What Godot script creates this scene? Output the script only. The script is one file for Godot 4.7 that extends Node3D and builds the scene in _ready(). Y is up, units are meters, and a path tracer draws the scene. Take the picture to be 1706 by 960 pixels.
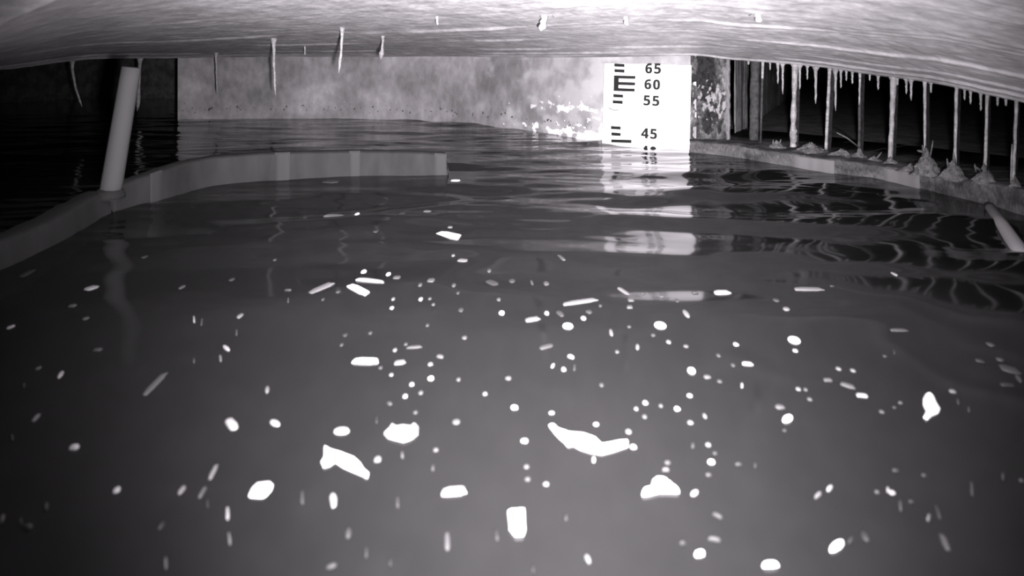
extends Node3D
# A flooded culvert seen by an infrared camera hung just under its roof. Water level is y = 0, metres, the camera looks along -z.

const F := 800.0          # focal length, in pixels of the 1706 x 960 frame
const CX := 853.0
const HY := 120.0         # row of the horizon (the lens is shifted down)
const EYE := 0.24         # height of the lens above the water

var taken := {}
var waves := []
var ripples := []
var wave_noise := FastNoiseLite.new()
var M := {}

func _ready():
	# ---- camera
	var cam := Camera3D.new()
	cam.name = "camera"
	cam.near = 0.02
	cam.far = 30.0
	cam.keep_aspect = Camera3D.KEEP_HEIGHT
	cam.projection = Camera3D.PROJECTION_FRUSTUM
	cam.size = 2.0 * cam.near * 480.0 / F
	cam.frustum_offset = Vector2(0, -(480.0 - HY) / F * cam.near)
	cam.position = Vector3(0, EYE, 0)
	var optics := CameraAttributesPhysical.new()   # a cheap lens focused on the gauge: what floats close by is soft
	optics.frustum_near = 0.02
	optics.frustum_far = 30.0
	optics.frustum_focal_length = 50.0
	optics.frustum_focus_distance = 1.35
	optics.exposure_aperture = 17.0
	cam.attributes = optics
	add_child(cam)
	cam.current = true
	# ---- surroundings: no sky reaches the culvert
	var we := WorldEnvironment.new()
	we.name = "world_environment"
	var env := Environment.new()
	env.background_mode = Environment.BG_COLOR
	env.background_color = Color.BLACK
	env.tonemap_mode = Environment.TONE_MAPPER_LINEAR
	env.tonemap_exposure = 1.0
	env.sdfgi_enabled = true
	env.ssao_enabled = true
	env.ssil_enabled = true
	we.environment = env
	add_child(we)
	# ---- the infrared lamp of the camera
	var lamp := SpotLight3D.new()
	lamp.name = "infrared_light"
	lamp.light_color = Color(1.0, 0.985, 1.0)
	lamp.light_energy = 6.9
	lamp.light_size = 0.012
	lamp.spot_angle = 53.0
	lamp.spot_angle_attenuation = 1.0
	lamp.spot_range = 12.0
	lamp.spot_attenuation = 2.0
	lamp.shadow_enabled = true
	lamp.position = Vector3(0.03, 0.20, -0.006)
	add_child(lamp)
	lamp.look_at(lamp.position + Vector3(0.0, -0.09, -1.0))
	# ---- the place
	materials()
	set_waves()
	make_water()
	make_shell()
	make_ledge()
	make_ghost_kerb()
	make_lamp()
	make_gauge()
	make_grate()
	make_dripstones()
	make_sediment()
	make_debris()

# ------------------------------------------------------------------ helpers
func numbered(called: String) -> String:
	var n: int = taken.get(called, 0)
	taken[called] = n + 1
	return called if n == 0 else "%s_%03d" % [called, n]

func thing(called: String, label: String, category: String, at: Vector3, group := "") -> Node3D:
	var o := Node3D.new()
	o.name = numbered(called)
	o.position = at
	add_child(o, true)
	meta(o, label, category, group)
	return o

func meta(o: Node, label: String, category: String, group := ""):
	o.set_meta("label", label)
	o.set_meta("category", category)
	if group != "":
		o.set_meta("group", group)

func put(called: String, mesh: Mesh, mat: Material, parent: Node = self) -> MeshInstance3D:
	var o := MeshInstance3D.new()
	o.name = numbered(called) if parent == self else called
	o.mesh = mesh
	o.material_override = mat
	parent.add_child(o, true)
	return o

func struct(called: String, mesh: Mesh, mat: Material) -> MeshInstance3D:
	var o := put(called, mesh, mat)
	o.set_meta("kind", "structure")
	return o

func see(px: float, py: float, d: float) -> Vector3:      # the point at distance d along the view axis under a photo position
	return Vector3((px - CX) / F * d, EYE - (py - HY) / F * d, -d)

func on_level(px: float, py: float, y := 0.0) -> Vector3: # the point of a level surface under a photo position
	return see(px, py, (EYE - y) * F / (py - HY))

func pick(table: Array, x: float, col: int) -> float:     # smooth look-up in a table whose rows start with x
	var n := table.size()
	if x <= table[0][0]:
		return table[0][col]
	for i in n - 1:
		if x <= table[i + 1][0]:
			var k: float = (x - table[i][0]) / (table[i + 1][0] - table[i][0])
			var a: float = table[maxi(i - 1, 0)][col]
			var b: float = table[i][col]
			var c: float = table[i + 1][col]
			var d: float = table[mini(i + 2, n - 1)][col]
			var x0: float = table[maxi(i - 1, 0)][0]
			var x3: float = table[mini(i + 2, n - 1)][0]
			var w: float = table[i + 1][0] - table[i][0]
			var m1: float = (c - a) / maxf(table[i + 1][0] - x0, 1e-6) * w
			var m2: float = (d - b) / maxf(x3 - table[i][0], 1e-6) * w
			var k2 := k * k
			var k3 := k2 * k
			return (2 * k3 - 3 * k2 + 1) * b + (k3 - 2 * k2 + k) * m1 + (-2 * k3 + 3 * k2) * c + (k3 - k2) * m2
	return table[n - 1][col]

func grid(nu: int, nv: int, point: Callable, uv: Callable, closed := false) -> ArrayMesh:   # a curved sheet that faces the channel, or a closed mound that faces outward
	var p := PackedVector3Array()
	var n := PackedVector3Array()
	var t := PackedVector2Array()
	var ix := PackedInt32Array()
	p.resize(nu * nv)
	n.resize(nu * nv)
	t.resize(nu * nv)
	for j in nv:
		for i in nu:
			p[j * nu + i] = point.call(i, j)
			t[j * nu + i] = uv.call(i, j)
	for j in nv:
		for i in nu:
			var du := p[j * nu + mini(i + 1, nu - 1)] - p[j * nu + maxi(i - 1, 0)]
			var dv := p[mini(j + 1, nv - 1) * nu + i] - p[maxi(j - 1, 0) * nu + i]
			n[j * nu + i] = du.cross(dv).normalized()
	var mid := Vector3.ZERO
	for q in p:
		mid += q / p.size()
	var facing := 0.0
	for q in p.size():
		facing += n[q].dot(p[q] - mid) if closed else n[q].dot(Vector3(0, EYE, -0.3) - p[q])
	var flip := facing < 0.0
	if flip:
		for q in n.size():
			n[q] = -n[q]
	for j in nv - 1:
		for i in nu - 1:
			var a := j * nu + i
			var quad := [a, a + 1, a + nu, a + 1, a + nu + 1, a + nu] if flip else [a, a + nu, a + 1, a + 1, a + nu, a + nu + 1]
			for q in quad:
				ix.append(q)
	var arr := []
	arr.resize(Mesh.ARRAY_MAX)
	arr[Mesh.ARRAY_VERTEX] = p
	arr[Mesh.ARRAY_NORMAL] = n
	arr[Mesh.ARRAY_TEX_UV] = t
	arr[Mesh.ARRAY_INDEX] = ix
	var m := ArrayMesh.new()
	m.add_surface_from_arrays(Mesh.PRIMITIVE_TRIANGLES, arr)
	return m

func tri(st: SurfaceTool, a: Vector3, b: Vector3, c: Vector3, outward: Vector3):   # a triangle whose front faces outward
	if (c - a).cross(b - a).dot(outward) < 0.0:
		var t := b
		b = c
		c = t
	st.add_vertex(a)
	st.add_vertex(b)
	st.add_vertex(c)

func tube(path: Array, radii: Array, seg := 8, squash := 1.0) -> ArrayMesh:   # a swept round body with closed ends
	var st := SurfaceTool.new()
	st.begin(Mesh.PRIMITIVE_TRIANGLES)
	st.set_smooth_group(0)
	var n := path.size()
	var rings := []
	for i in n:
		var dir: Vector3 = (path[mini(i + 1, n - 1)] - path[maxi(i - 1, 0)]).normalized()
		var side := dir.cross(Vector3(0, 0, 1) if absf(dir.z) < 0.8 else Vector3(0, 1, 0)).normalized()
		var up := side.cross(dir).normalized()
		var ring := []
		for k in seg:
			var a := TAU * k / seg
			ring.append(path[i] + (side * cos(a) + up * sin(a) * squash) * radii[i])
		rings.append(ring)
	for i in n - 1:
		for k in seg:
			var k1 := (k + 1) % seg
			var o: Vector3 = rings[i][k] + rings[i + 1][k1] - path[i] - path[i + 1]
			tri(st, rings[i][k], rings[i + 1][k], rings[i][k1], o)
			tri(st, rings[i][k1], rings[i + 1][k], rings[i + 1][k1], o)
	for k in seg:
		var k1 := (k + 1) % seg
		tri(st, path[0], rings[0][k], rings[0][k1], path[0] - path[1])
		tri(st, path[n - 1], rings[n - 1][k1], rings[n - 1][k], path[n - 1] - path[n - 2])
	st.generate_normals()
	return st.commit()

func slab(outline: PackedVector2Array, thick: float, dome := 0.6) -> ArrayMesh:   # a flat scrap: outline in x, z; rounded rim, top a little domed
	var st := SurfaceTool.new()
	st.begin(Mesh.PRIMITIVE_TRIANGLES)
	st.set_smooth_group(-1)
	if Geometry2D.is_polygon_clockwise(outline):
		outline.reverse()
	var lo := 0.0
	for p in outline:
		lo = maxf(lo, p.length())
	var inner: PackedVector2Array = outline.duplicate()
	var n := outline.size()
	var rim := minf(thick * dome, lo * 0.06)
	for i in n:
		var a := (outline[i] - outline[(i + n - 1) % n]).normalized()
		var b := (outline[(i + 1) % n] - outline[i]).normalized()
		var nor := Vector2(-a.y - b.y, a.x + b.x).normalized()
		if not Geometry2D.is_point_in_polygon(outline[i] + nor * rim * 0.3, outline):
			nor = -nor
		inner[i] = outline[i] + nor * rim
	var ids := Geometry2D.triangulate_polygon(inner)
	if ids.is_empty():
		inner = outline.duplicate()
		ids = Geometry2D.triangulate_polygon(inner)
	for k in range(0, ids.size(), 3):
		var t := []
		var u := []
		for q in [ids[k], ids[k + 1], ids[k + 2]]:
			t.append(Vector3(inner[q].x, thick, inner[q].y))
			u.append(Vector3(outline[q].x, -thick * 0.6, outline[q].y))
		tri(st, t[0], t[1], t[2], Vector3.UP)
		tri(st, u[0], u[1], u[2], Vector3.DOWN)
	for i in n:
		var j := (i + 1) % n
		var o0 := Vector3(outline[i].x, -thick * 0.6, outline[i].y)
		var o1 := Vector3(outline[j].x, -thick * 0.6, outline[j].y)
		var m0 := Vector3(outline[i].x, thick * 0.4, outline[i].y)
		var m1 := Vector3(outline[j].x, thick * 0.4, outline[j].y)
		var t0 := Vector3(inner[i].x, thick, inner[i].y)
		var t1 := Vector3(inner[j].x, thick, inner[j].y)
		var out := m0 - t0 + m1 - t1
		out.y = 0.0
		tri(st, o0, m0, o1, out)
		tri(st, o1, m0, m1, out)
		tri(st, m0, t0, m1, out + Vector3.UP * out.length())
		tri(st, m1, t0, t1, out + Vector3.UP * out.length())
	st.generate_normals()
	return st.commit()

# ------------------------------------------------------------------ materials
func noise_image(w: int, h: int, layers: Array, low: float, high: float) -> Image:   # grey mottling: layers of [seed, frequency, stretch x, weight]
	var img := Image.create(w, h, true, Image.FORMAT_RGB8)
	var ns := []
	for l in layers:
		var n := FastNoiseLite.new()
		n.seed = l[0]
		n.noise_type = FastNoiseLite.TYPE_SIMPLEX_SMOOTH
		n.frequency = l[1]
		n.fractal_octaves = 4
		ns.append(n)
	for y in h:
		for x in w:
			var v := 0.0
			var a := TAU * x / w
			for k in ns.size():
				var r: float = w / TAU * layers[k][2]
				v += ns[k].get_noise_3d(cos(a) * r, sin(a) * r, y) * layers[k][3]
			v = clampf(0.5 + v * 0.9, 0.0, 1.0)
			v = lerpf(low, high, v)
			img.set_pixel(x, y, Color(v, v * 0.985, v))
	img.generate_mipmaps()
	return img

func plain(grey: float, rough := 0.85, spec := 0.3) -> StandardMaterial3D:
	var m := StandardMaterial3D.new()
	m.albedo_color = Color(grey, grey * 0.985, grey)
	m.roughness = rough
	m.metallic_specular = spec
	return m

func concrete(img: Image, scale: float, relief: float, rough: float) -> StandardMaterial3D:
	var m := StandardMaterial3D.new()
	m.albedo_texture = ImageTexture.create_from_image(img)
	m.uv1_triplanar = true
	m.uv1_world_triplanar = true
	m.uv1_scale = Vector3(scale, scale, scale)
	m.roughness = rough
	m.metallic_specular = 0.35
	var b: Image = img.duplicate()
	b.clear_mipmaps()
	b.bump_map_to_normal_map(relief)
	b.generate_mipmaps()
	m.normal_enabled = true
	m.normal_texture = ImageTexture.create_from_image(b)
	return m

func materials():
	var rough_img := noise_image(512, 512, [[3, 0.012, 1.0, 0.7], [9, 0.06, 1.0, 0.5], [14, 0.2, 1.0, 0.25]], 0.58, 0.84)
	M.concrete = concrete(rough_img, 1.6, 1.6, 0.62)
	M.damp = concrete(noise_image(256, 256, [[5, 0.02, 1.0, 0.8], [11, 0.1, 2.5, 0.5]], 0.3, 0.5), 2.2, 3.0, 0.85)
	var stained := StandardMaterial3D.new()
	stained.albedo_texture = ImageTexture.create_from_image(pillar_image())
	stained.roughness = 0.7
	stained.metallic_specular = 0.3
	M.stained = stained
	var ledge_img := noise_image(256, 256, [[31, 0.02, 1.0, 1.1], [33, 0.1, 3.0, 0.7]], 0.13, 0.36)
	M.ledge = concrete(ledge_img, 3.0, 5.0, 0.75)
	var ghost_kerb_img := noise_image(256, 128, [[41, 0.03, 1.6, 0.8]], 0.115, 0.165)
	M.ghost_kerb = concrete(ghost_kerb_img, 2.5, 2.0, 0.85)
	var lime := noise_image(128, 128, [[51, 0.05, 1.0, 0.8], [52, 0.2, 1.0, 0.5]], 0.38, 0.66)
	M.lime = concrete(lime, 9.0, 4.0, 0.55)
	var rust := noise_image(128, 128, [[61, 0.05, 1.0, 0.9]], 0.14, 0.3)
	M.bar = concrete(rust, 9.0, 4.0, 0.8)
	M.silt = concrete(noise_image(128, 128, [[71, 0.06, 1.0, 1.0], [72, 0.25, 1.0, 0.6]], 0.2, 0.46), 9.0, 7.0, 0.95)
	M.patch = plain(0.19)
	M.mortar = plain(0.38)
	M.post = plain(0.29)
	M.ghost_pole = plain(0.55)
	M.paint_white = plain(0.93, 0.5, 0.4)
	M.paint_black = plain(0.08, 0.6, 0.3)
	M.scratch = plain(0.35)
	M.housing = plain(0.2, 0.4, 0.5)
	var glow := plain(0.9)
	glow.emission_enabled = true
	glow.emission = Color(1, 0.985, 1)
	glow.emission_energy_multiplier = 1.5
	M.glow = glow
	var w := StandardMaterial3D.new()          # turbid sewer water: dark grey body, clear gloss
	w.albedo_color = Color(0.079, 0.0778, 0.079)
	w.roughness = 0.09
	w.metallic_specular = 0.32
	M.water = w
	var wall := StandardMaterial3D.new()
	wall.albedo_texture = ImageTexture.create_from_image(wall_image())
	wall.roughness = 0.7
	wall.metallic_specular = 0.3
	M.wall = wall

func pillar_image() -> Image:              # black stains on grey concrete, gritty pale lime between them, a clean pale arris
	var w := 128
	var h := 320
	var img := Image.create(w, h, true, Image.FORMAT_RGB8)
	var n := FastNoiseLite.new()
	n.seed = 23
	n.frequency = 0.02
	n.fractal_octaves = 4
	for y in h:
		for x in w:
			var u := x / float(w)
			var v := y / float(h)
			var big := n.get_noise_2d(x * 1.2, y * 0.6)
			var grit := n.get_noise_2d(x * 6.0 + 500.0, y * 3.5)
			var g := 0.3 + big * 0.25 + grit * 0.1
			var black := maxf(0.30 - Vector2((u - 0.34) * 1.1, (v - 0.25) * 1.0).length(), 0.17 - Vector2((u - 0.42) * 0.7, (v - 0.67) * 1.2).length())
			g = lerpf(g, 0.11, smoothstep(0.0, 0.06, black + big * 0.22))
			var lime := 0.2 - Vector2((u - 0.5) * 0.45, (v - 0.5) * 0.8).length()
			g = lerpf(g, 0.52, smoothstep(0.1, 0.17, lime + n.get_noise_2d(x * 3.2 + 90.0, y * 1.6) * 0.3))
			g = lerpf(g, 0.42, smoothstep(0.72, 0.76, u + big * 0.03) * (1.0 - smoothstep(0.86, 0.9, u)))
			g = clampf(g, 0.06, 0.7)
			img.set_pixel(x, y, Color(g, g * 0.985, g))
	img.generate_mipmaps()
	return img

func wall_image() -> Image:                  # weathered concrete: mottles, pale lime crust low down near the gauge, dark pits, dribbles. 3.2 m x 0.4 m
	var w := 1600
	var h := 200
	var img := noise_image(w, h, [[91, 0.008, 1.0, 0.8], [92, 0.03, 1.6, 0.4], [93, 0.2, 1.0, 0.12]], 0.44, 0.66)
	var crust := FastNoiseLite.new()
	crust.seed = 95
	crust.frequency = 0.03
	crust.fractal_octaves = 4
	for y in h:
		for x in w:
			var s := x / 500.0              # metres along the wall from the far corner
			var up := (h - y) / 500.0 - 0.06  # metres above the water
			var c: Color = img.get_pixel(x, y)
			var n := crust.get_noise_2d(x, y * 1.6)
			var crusted := smoothstep(0.0, 0.12, n + 0.5 - absf(up - 0.02) * 16.0 - absf(s - 2.34) * 1.6)
			var band := smoothstep(0.05, 0.2, n + 0.15 - absf(up - 0.105) * 14.0 - maxf(0.0, 2.12 - s) * 2.0)
			var pale_lift := smoothstep(-0.1, 0.5, crust.get_noise_2d(x * 0.35, y * 0.5 + 300.0) + 0.38 - absf(s - 2.3) * 1.3)  # broad pale mottling; lamp brightness by the gauge is partly painted in
			var v := lerpf(lerpf(c.r, 0.71, pale_lift * 0.75), 0.97, maxf(crusted, band * 0.7))
			var pit := smoothstep(0.36, 0.5, crust.get_noise_2d(x * 2.3 + 900, y * 2.3) - absf(up - 0.05) * 6.0 - 0.02)
			v = lerpf(v, 0.2, pit)
			img.set_pixel(x, y, Color(v, v * 0.985, v))
	img.generate_mipmaps()
	return img

# ------------------------------------------------------------------ water
func set_waves():
	var rng := RandomNumberGenerator.new()
	rng.seed = 77
	for i in 34:
		var lam := lerpf(0.05, 0.24, rng.randf())
		var a := rng.randf_range(-0.42, 0.42) + 0.08
		var k := TAU / lam
		waves.append([sin(a) * k, cos(a) * k, rng.randf() * TAU, 0.0185 / k * pow(lam / 0.1, 0.25)])
	for i in 14:                               # short ripples that break the reflections up
		var k := TAU / rng.randf_range(0.026, 0.05)
		var a := rng.randf_range(-0.5, 0.5)
		ripples.append([sin(a) * k, cos(a) * k, rng.randf() * TAU, 0.017 / k])
	wave_noise.seed = 4
	wave_noise.frequency = 2.2
	wave_noise.fractal_octaves = 2

func water_height(x: float, z: float) -> float:
	var d := -z
	var amp := smoothstep(0.36, 0.64, d) * (0.4 + 0.75 * exp(-pow((x - 0.15) / 0.55, 2.0)))
	amp = amp * (1.0 + 0.8 * wave_noise.get_noise_2d(x, z)) + 0.02
	var h := 0.0
	for w in waves:
		h += sin(w[0] * x + w[1] * z + w[2]) * w[3]
	var fine := smoothstep(0.42, 0.9, d) * clampf(0.6 + 1.6 * wave_noise.get_noise_2d(x * 1.3 + 7.0, z * 1.3), 0.1, 1.4)
	var g := 0.0
	if fine > 0.02:
		for w in ripples:
			g += sin(w[0] * x + w[1] * z + w[2]) * w[3]
	return h * amp + g * fine

func make_water():
	var nu := 450
	var nv := 550
	var pt := func(i: int, j: int):
		var x := lerpf(-2.6, 1.5, float(i - 30) / (nu - 31)) if i >= 30 else lerpf(-6.9, -2.6, i / 30.0)
		var z := lerpf(0.7, -2.75, float(j) / (nv - 31)) if j < nv - 30 else lerpf(-2.75, -6.9, (j - nv + 31) / 30.0)
		return Vector3(x, water_height(x, z), z)
	var uv := func(i: int, j: int): return Vector2(i, j) * 0.01
	struct("water", grid(nu, nv, pt, uv), M.water)

# ------------------------------------------------------------------ shell
# photo column, distance and height of the line where the roof meets the walls
var roof_line := [[-900, .776, .20], [-400, 1.085, .22], [0, 1.594, .25], [150, 1.934, .292], [300, 2.45, .311], [450, 2.46, .317], [600, 2.46, .317], [750, 2.31, .315], [860, 2.02, .302], [1000, 1.66, .291],
	[1155, 1.49, .290], [1218, 1.47, .277], [1276, 1.40, .268], [1325, 1.346, .26], [1380, 1.30, .25], [1432, 1.22, .237], [1486, 1.14, .2265], [1542, 1.02, .2185], [1593, .935, .209], [1643, .885, .198], [1693, .84, .189], [1760, .77, .178], [2000, .60, .165], [2600, .40, .15]]

func roof_edge(px: float) -> Vector3:
	var d := pick(roof_line, px, 1)
	return Vector3((px - CX) / F * d, pick(roof_line, px, 2), -d)

func roof_near(px: float) -> Vector3:
	var x := (px - CX) / F * 0.45
	return Vector3(x, maxf(0.40 - (0.5 if x < 0.0 else 0.34) * x * x, 0.16), -0.45)

func roof_at(px: float, py: float) -> Vector3:            # the point of the roof under a photo position
	var a := 0.0
	var b := 1.0
	for k in 30:
		var t := (a + b) / 2
		var p := roof_edge(px).lerp(roof_near(px), t)
		if HY - (p.y - EYE) * F / -p.z > py:
			a = t
		else:
			b = t
	return roof_edge(px).lerp(roof_near(px), a)

func box(c: Vector3, s: Vector3) -> BoxMesh:
	var b := BoxMesh.new()
	b.size = s
	return b

func make_shell():
	var ridge := FastNoiseLite.new()
	ridge.seed = 12
	ridge.frequency = 1.0
	ridge.fractal_octaves = 3
	var lump := FastNoiseLite.new()
	lump.seed = 15
	lump.frequency = 22.0
	lump.fractal_octaves = 4
	var nu := 640
	var nv := 190
	var pt := func(i: int, j: int):
		var px := lerpf(-900.0, 2600.0, float(i) / (nu - 1))
		var e := roof_edge(px)
		var n := roof_near(px)
		if j >= nv - 10:
			return n + Vector3(n.x * 0.4, 0.02, 1.1) * ((j - nv + 11) / 10.0)
		var t := float(j) / (nv - 11)
		t = pow(t, 1.25)
		var p := e.lerp(n, t)
		var along := p.x * 1.1
		var r := ridge.get_noise_2d(along, t * 46.0)
		r = pow(maxf(r, 0.0), 1.4) * 0.0022 + ridge.get_noise_2d(along * 2.0 + 40.0, t * 90.0) * 0.0004
		# board joints left by the formwork: narrow fins that run with the arch
		for q in [0.045, 0.11, 0.2, 0.36, 0.52]:
			var off: float = q + 0.012 * ridge.get_noise_2d(along * 0.7, q * 90.0)
			r += 0.0055 * exp(-pow((t - off) / 0.007, 2.0)) * smoothstep(-0.35, 0.25, ridge.get_noise_2d(along * 1.8, q * 50.0))
		r += lump.get_noise_3dv(p) * 0.0014
		return p - Vector3(0, r * smoothstep(0.0, 0.03, t), 0)
	var uv := func(i: int, j: int): return Vector2(i, j) * 0.01
	struct("ceiling", grid(nu, nv, pt, uv), M.concrete)
	# far wall from the corner to the gauge and the pillar
	var nb := 160
	var bp := func(i: int, j: int):
		var px := lerpf(296.0, 1160.0, float(i) / (nb - 1))
		var e := roof_edge(px)
		var y := lerpf(-0.16, e.y + 0.03, j / 19.0)
		return Vector3(e.x, y, e.z)
	var lens := [0.0]
	for i in range(1, nb):
		lens.append(lens[-1] + bp.call(i, 0).distance_to(bp.call(i - 1, 0)))
	var buv := func(i: int, j: int): return Vector2(lens[i] / 3.2, 1.0 - (bp.call(i, j).y + 0.06) / 0.4)
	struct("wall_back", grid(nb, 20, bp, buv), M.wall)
	# the channel goes on to the dark side, a side tunnel leads off behind the grate: walls far away in both
	for w in [["wall_left", Vector3(-4.1, 0.1, -6.6), Vector3(0.3, 1.1, 15.2)], ["wall_right", Vector3(12.1, 0.1, -6.6), Vector3(0.3, 1.1, 15.2)], ["wall_front", Vector3(2.5, 0.1, 0.95), Vector3(19.4, 1.1, 0.3)], ["wall_far", Vector3(2.5, 0.1, -14.1), Vector3(19.4, 1.1, 0.3)],
			["wall_dark_side", Vector3(-2.8, 0.1, -4.6), Vector3(2.4, 1.1, 0.3)], ["wall_corner", Vector3(-1.6, 0.1, -3.6), Vector3(0.2, 1.1, 2.2)], ["floor", Vector3(2.5, -0.45, -6.6), Vector3(19.4, 0.1, 15.2)], ["roof", Vector3(2.5, 0.65, -6.6), Vector3(19.4, 0.1, 15.2)]]:
		var m := struct(w[0], box(Vector3.ZERO, w[2]), M.damp)
		m.position = w[1]
	var sf := struct("floor_side", slab(PackedVector2Array([Vector2(0.72, -1.72), Vector2(0.98, -1.5), Vector2(1.2, -1.2), Vector2(1.3, -0.8), Vector2(1.3, 0.8), Vector2(12.0, 0.8), Vector2(12.0, -14.0), Vector2(-1.4, -14.0), Vector2(-1.4, -7.0), Vector2(0.4, -3.0)]), 0.02), M.damp)
	sf.position = Vector3.ZERO
	# wall of the side tunnel: rough, with upright ribs, running away behind the grate
	var rib := FastNoiseLite.new()
	rib.seed = 19
	rib.frequency = 1.0
	var cp := func(i: int, j: int):
		var k := i / 199.0
		var p := Vector3(0.77, 0, -1.66).lerp(Vector3(3.35, 0, -5.6), k * k)
		return Vector3(p.x, lerpf(-0.1, 0.6, j / 29.0), p.z) + Vector3(0.86, 0, 0.5) * 0.012 * (rib.get_noise_2d(k * 60.0, j * 0.02) + 0.4 * rib.get_noise_2d(k * 200.0 + 30.0, j * 0.05)) * (0.5 + k)
	struct("wall_chamber", grid(200, 30, cp, uv), M.damp)
	# stained pillar between gauge and grate
	var pn := FastNoiseLite.new()
	pn.seed = 29
	pn.frequency = 34.0
	pn.fractal_octaves = 4
	var a := roof_edge(1150)
	var b := roof_edge(1216)
	var pp := func(i: int, j: int):
		var k := i / 59.0
		var y := lerpf(-0.1, 0.31, j / 79.0)
		var p := a.lerp(b, minf(k / 0.85, 1.0)) + (Vector3(0.05, 0, -0.16) * maxf(0.0, (k - 0.85) / 0.15))
		p.y = y
		var nrm := Vector3(-0.2, 0, 1).normalized()
		return p + nrm * (0.006 + pn.get_noise_3dv(p) * 0.009 + 0.008 * exp(-pow((k - 0.8) / 0.05, 2)))
	var puv := func(i: int, j: int): return Vector2(i / 59.0, 1.0 - (j - 18.0) / 61.0)
	struct("pillar", grid(60, 80, pp, puv), M.stained)

# ------------------------------------------------------------------ ledge under the grate
# photo column, distance of the front face, height of its lip
var lip := [[1150, 1.43, .032], [1216, 1.365, .034], [1276, 1.272, .031], [1385, 1.143, .033], [1470, 1.065, .031], [1541, .985, .032], [1620, .89, .038], [1660, .85, .041], [1706, .80, .044], [1800, .72, .046], [2100, .55, .046]]

func lip_at(px: float) -> Vector3:
	var d := pick(lip, px, 1)
	return Vector3((px - CX) / F * d, pick(lip, px, 2), -d)

func ledge_y(px: float) -> float:
	return pick(lip, px, 2)

func make_ledge():
	var rough := FastNoiseLite.new()
	rough.seed = 33
	rough.frequency = 30.0
	rough.fractal_octaves = 3
	var n := 240
	# section: below water, face, chamfer, top, back down
	var pt := func(i: int, j: int):
		var px := lerpf(1150.0, 2100.0, float(i) / (n - 1))
		var p := lip_at(px)
		var inward := (lip_at(px + 4) - lip_at(px - 4)).normalized().cross(Vector3.UP) * -1.0
		inward.y = 0
		inward = inward.normalized()
		if inward.x < 0:
			inward = -inward
		var s := [[0.0, -0.12], [0.0, p.y * 0.2], [0.0, p.y * 0.5], [0.0, p.y - 0.004], [0.004, p.y], [0.03, p.y + 0.001], [0.07, p.y], [0.14, p.y], [0.5, p.y - 0.01], [0.5, -0.12]]
		var q: Vector3 = Vector3(p.x, s[j][1], p.z) + inward * s[j][0]
		return q + Vector3(0, 1, 0) * (rough.get_noise_3dv(q) * 0.004 if j > 3 and j < 8 else 0.0) - inward * (rough.get_noise_3dv(q) * 0.004 if j < 4 else 0.0)
	var uv := func(i: int, j: int): return Vector2(i, j) * 0.01
	var ledge := struct("trim_1", grid(n, 10, pt, uv), M.ledge)
	ledge.set_meta("label", "rough concrete ledge between the dark water and the barred opening")
	# pale mortar patches on its face
	for r in [[1322, 1390], [1472, 1532]]:
		var pp := func(i: int, j: int):
			var px := lerpf(r[0], r[1], i / 23.0)
			var p := lip_at(px)
			var y := [-0.004, 0.0005, p.y * 0.5, p.y * 0.86, p.y * 0.9]
			var outd := [0.001, 0.0045, 0.005, 0.0045, -0.001]
			var e := minf(1.0, minf(i, 23 - i) / 1.5)
			var dirv := Vector3(-0.5, 0, 0.86)
			return Vector3(p.x, y[j], p.z) + dirv * (outd[j] * e + rough.get_noise_3dv(p * 2.0) * 0.002 + 0.002)
		put("mortar_patch", grid(24, 5, pp, uv), M.mortar, ledge)

# ------------------------------------------------------------------ low kerb and post on the dark side, solid shapes added for a housing reflection
var ghost_kerb_line := [[-250, .44, .03], [0, .582, .035], [100, .674, .037], [170, .793, .040], [215, .845, .046], [270, .90, .055], [340, 1.0, .059], [420, 1.05, .060], [470, 1.065, .060], [600, 1.11, .056], [690, 1.12, .052], [750, 1.125, .046]]

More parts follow.
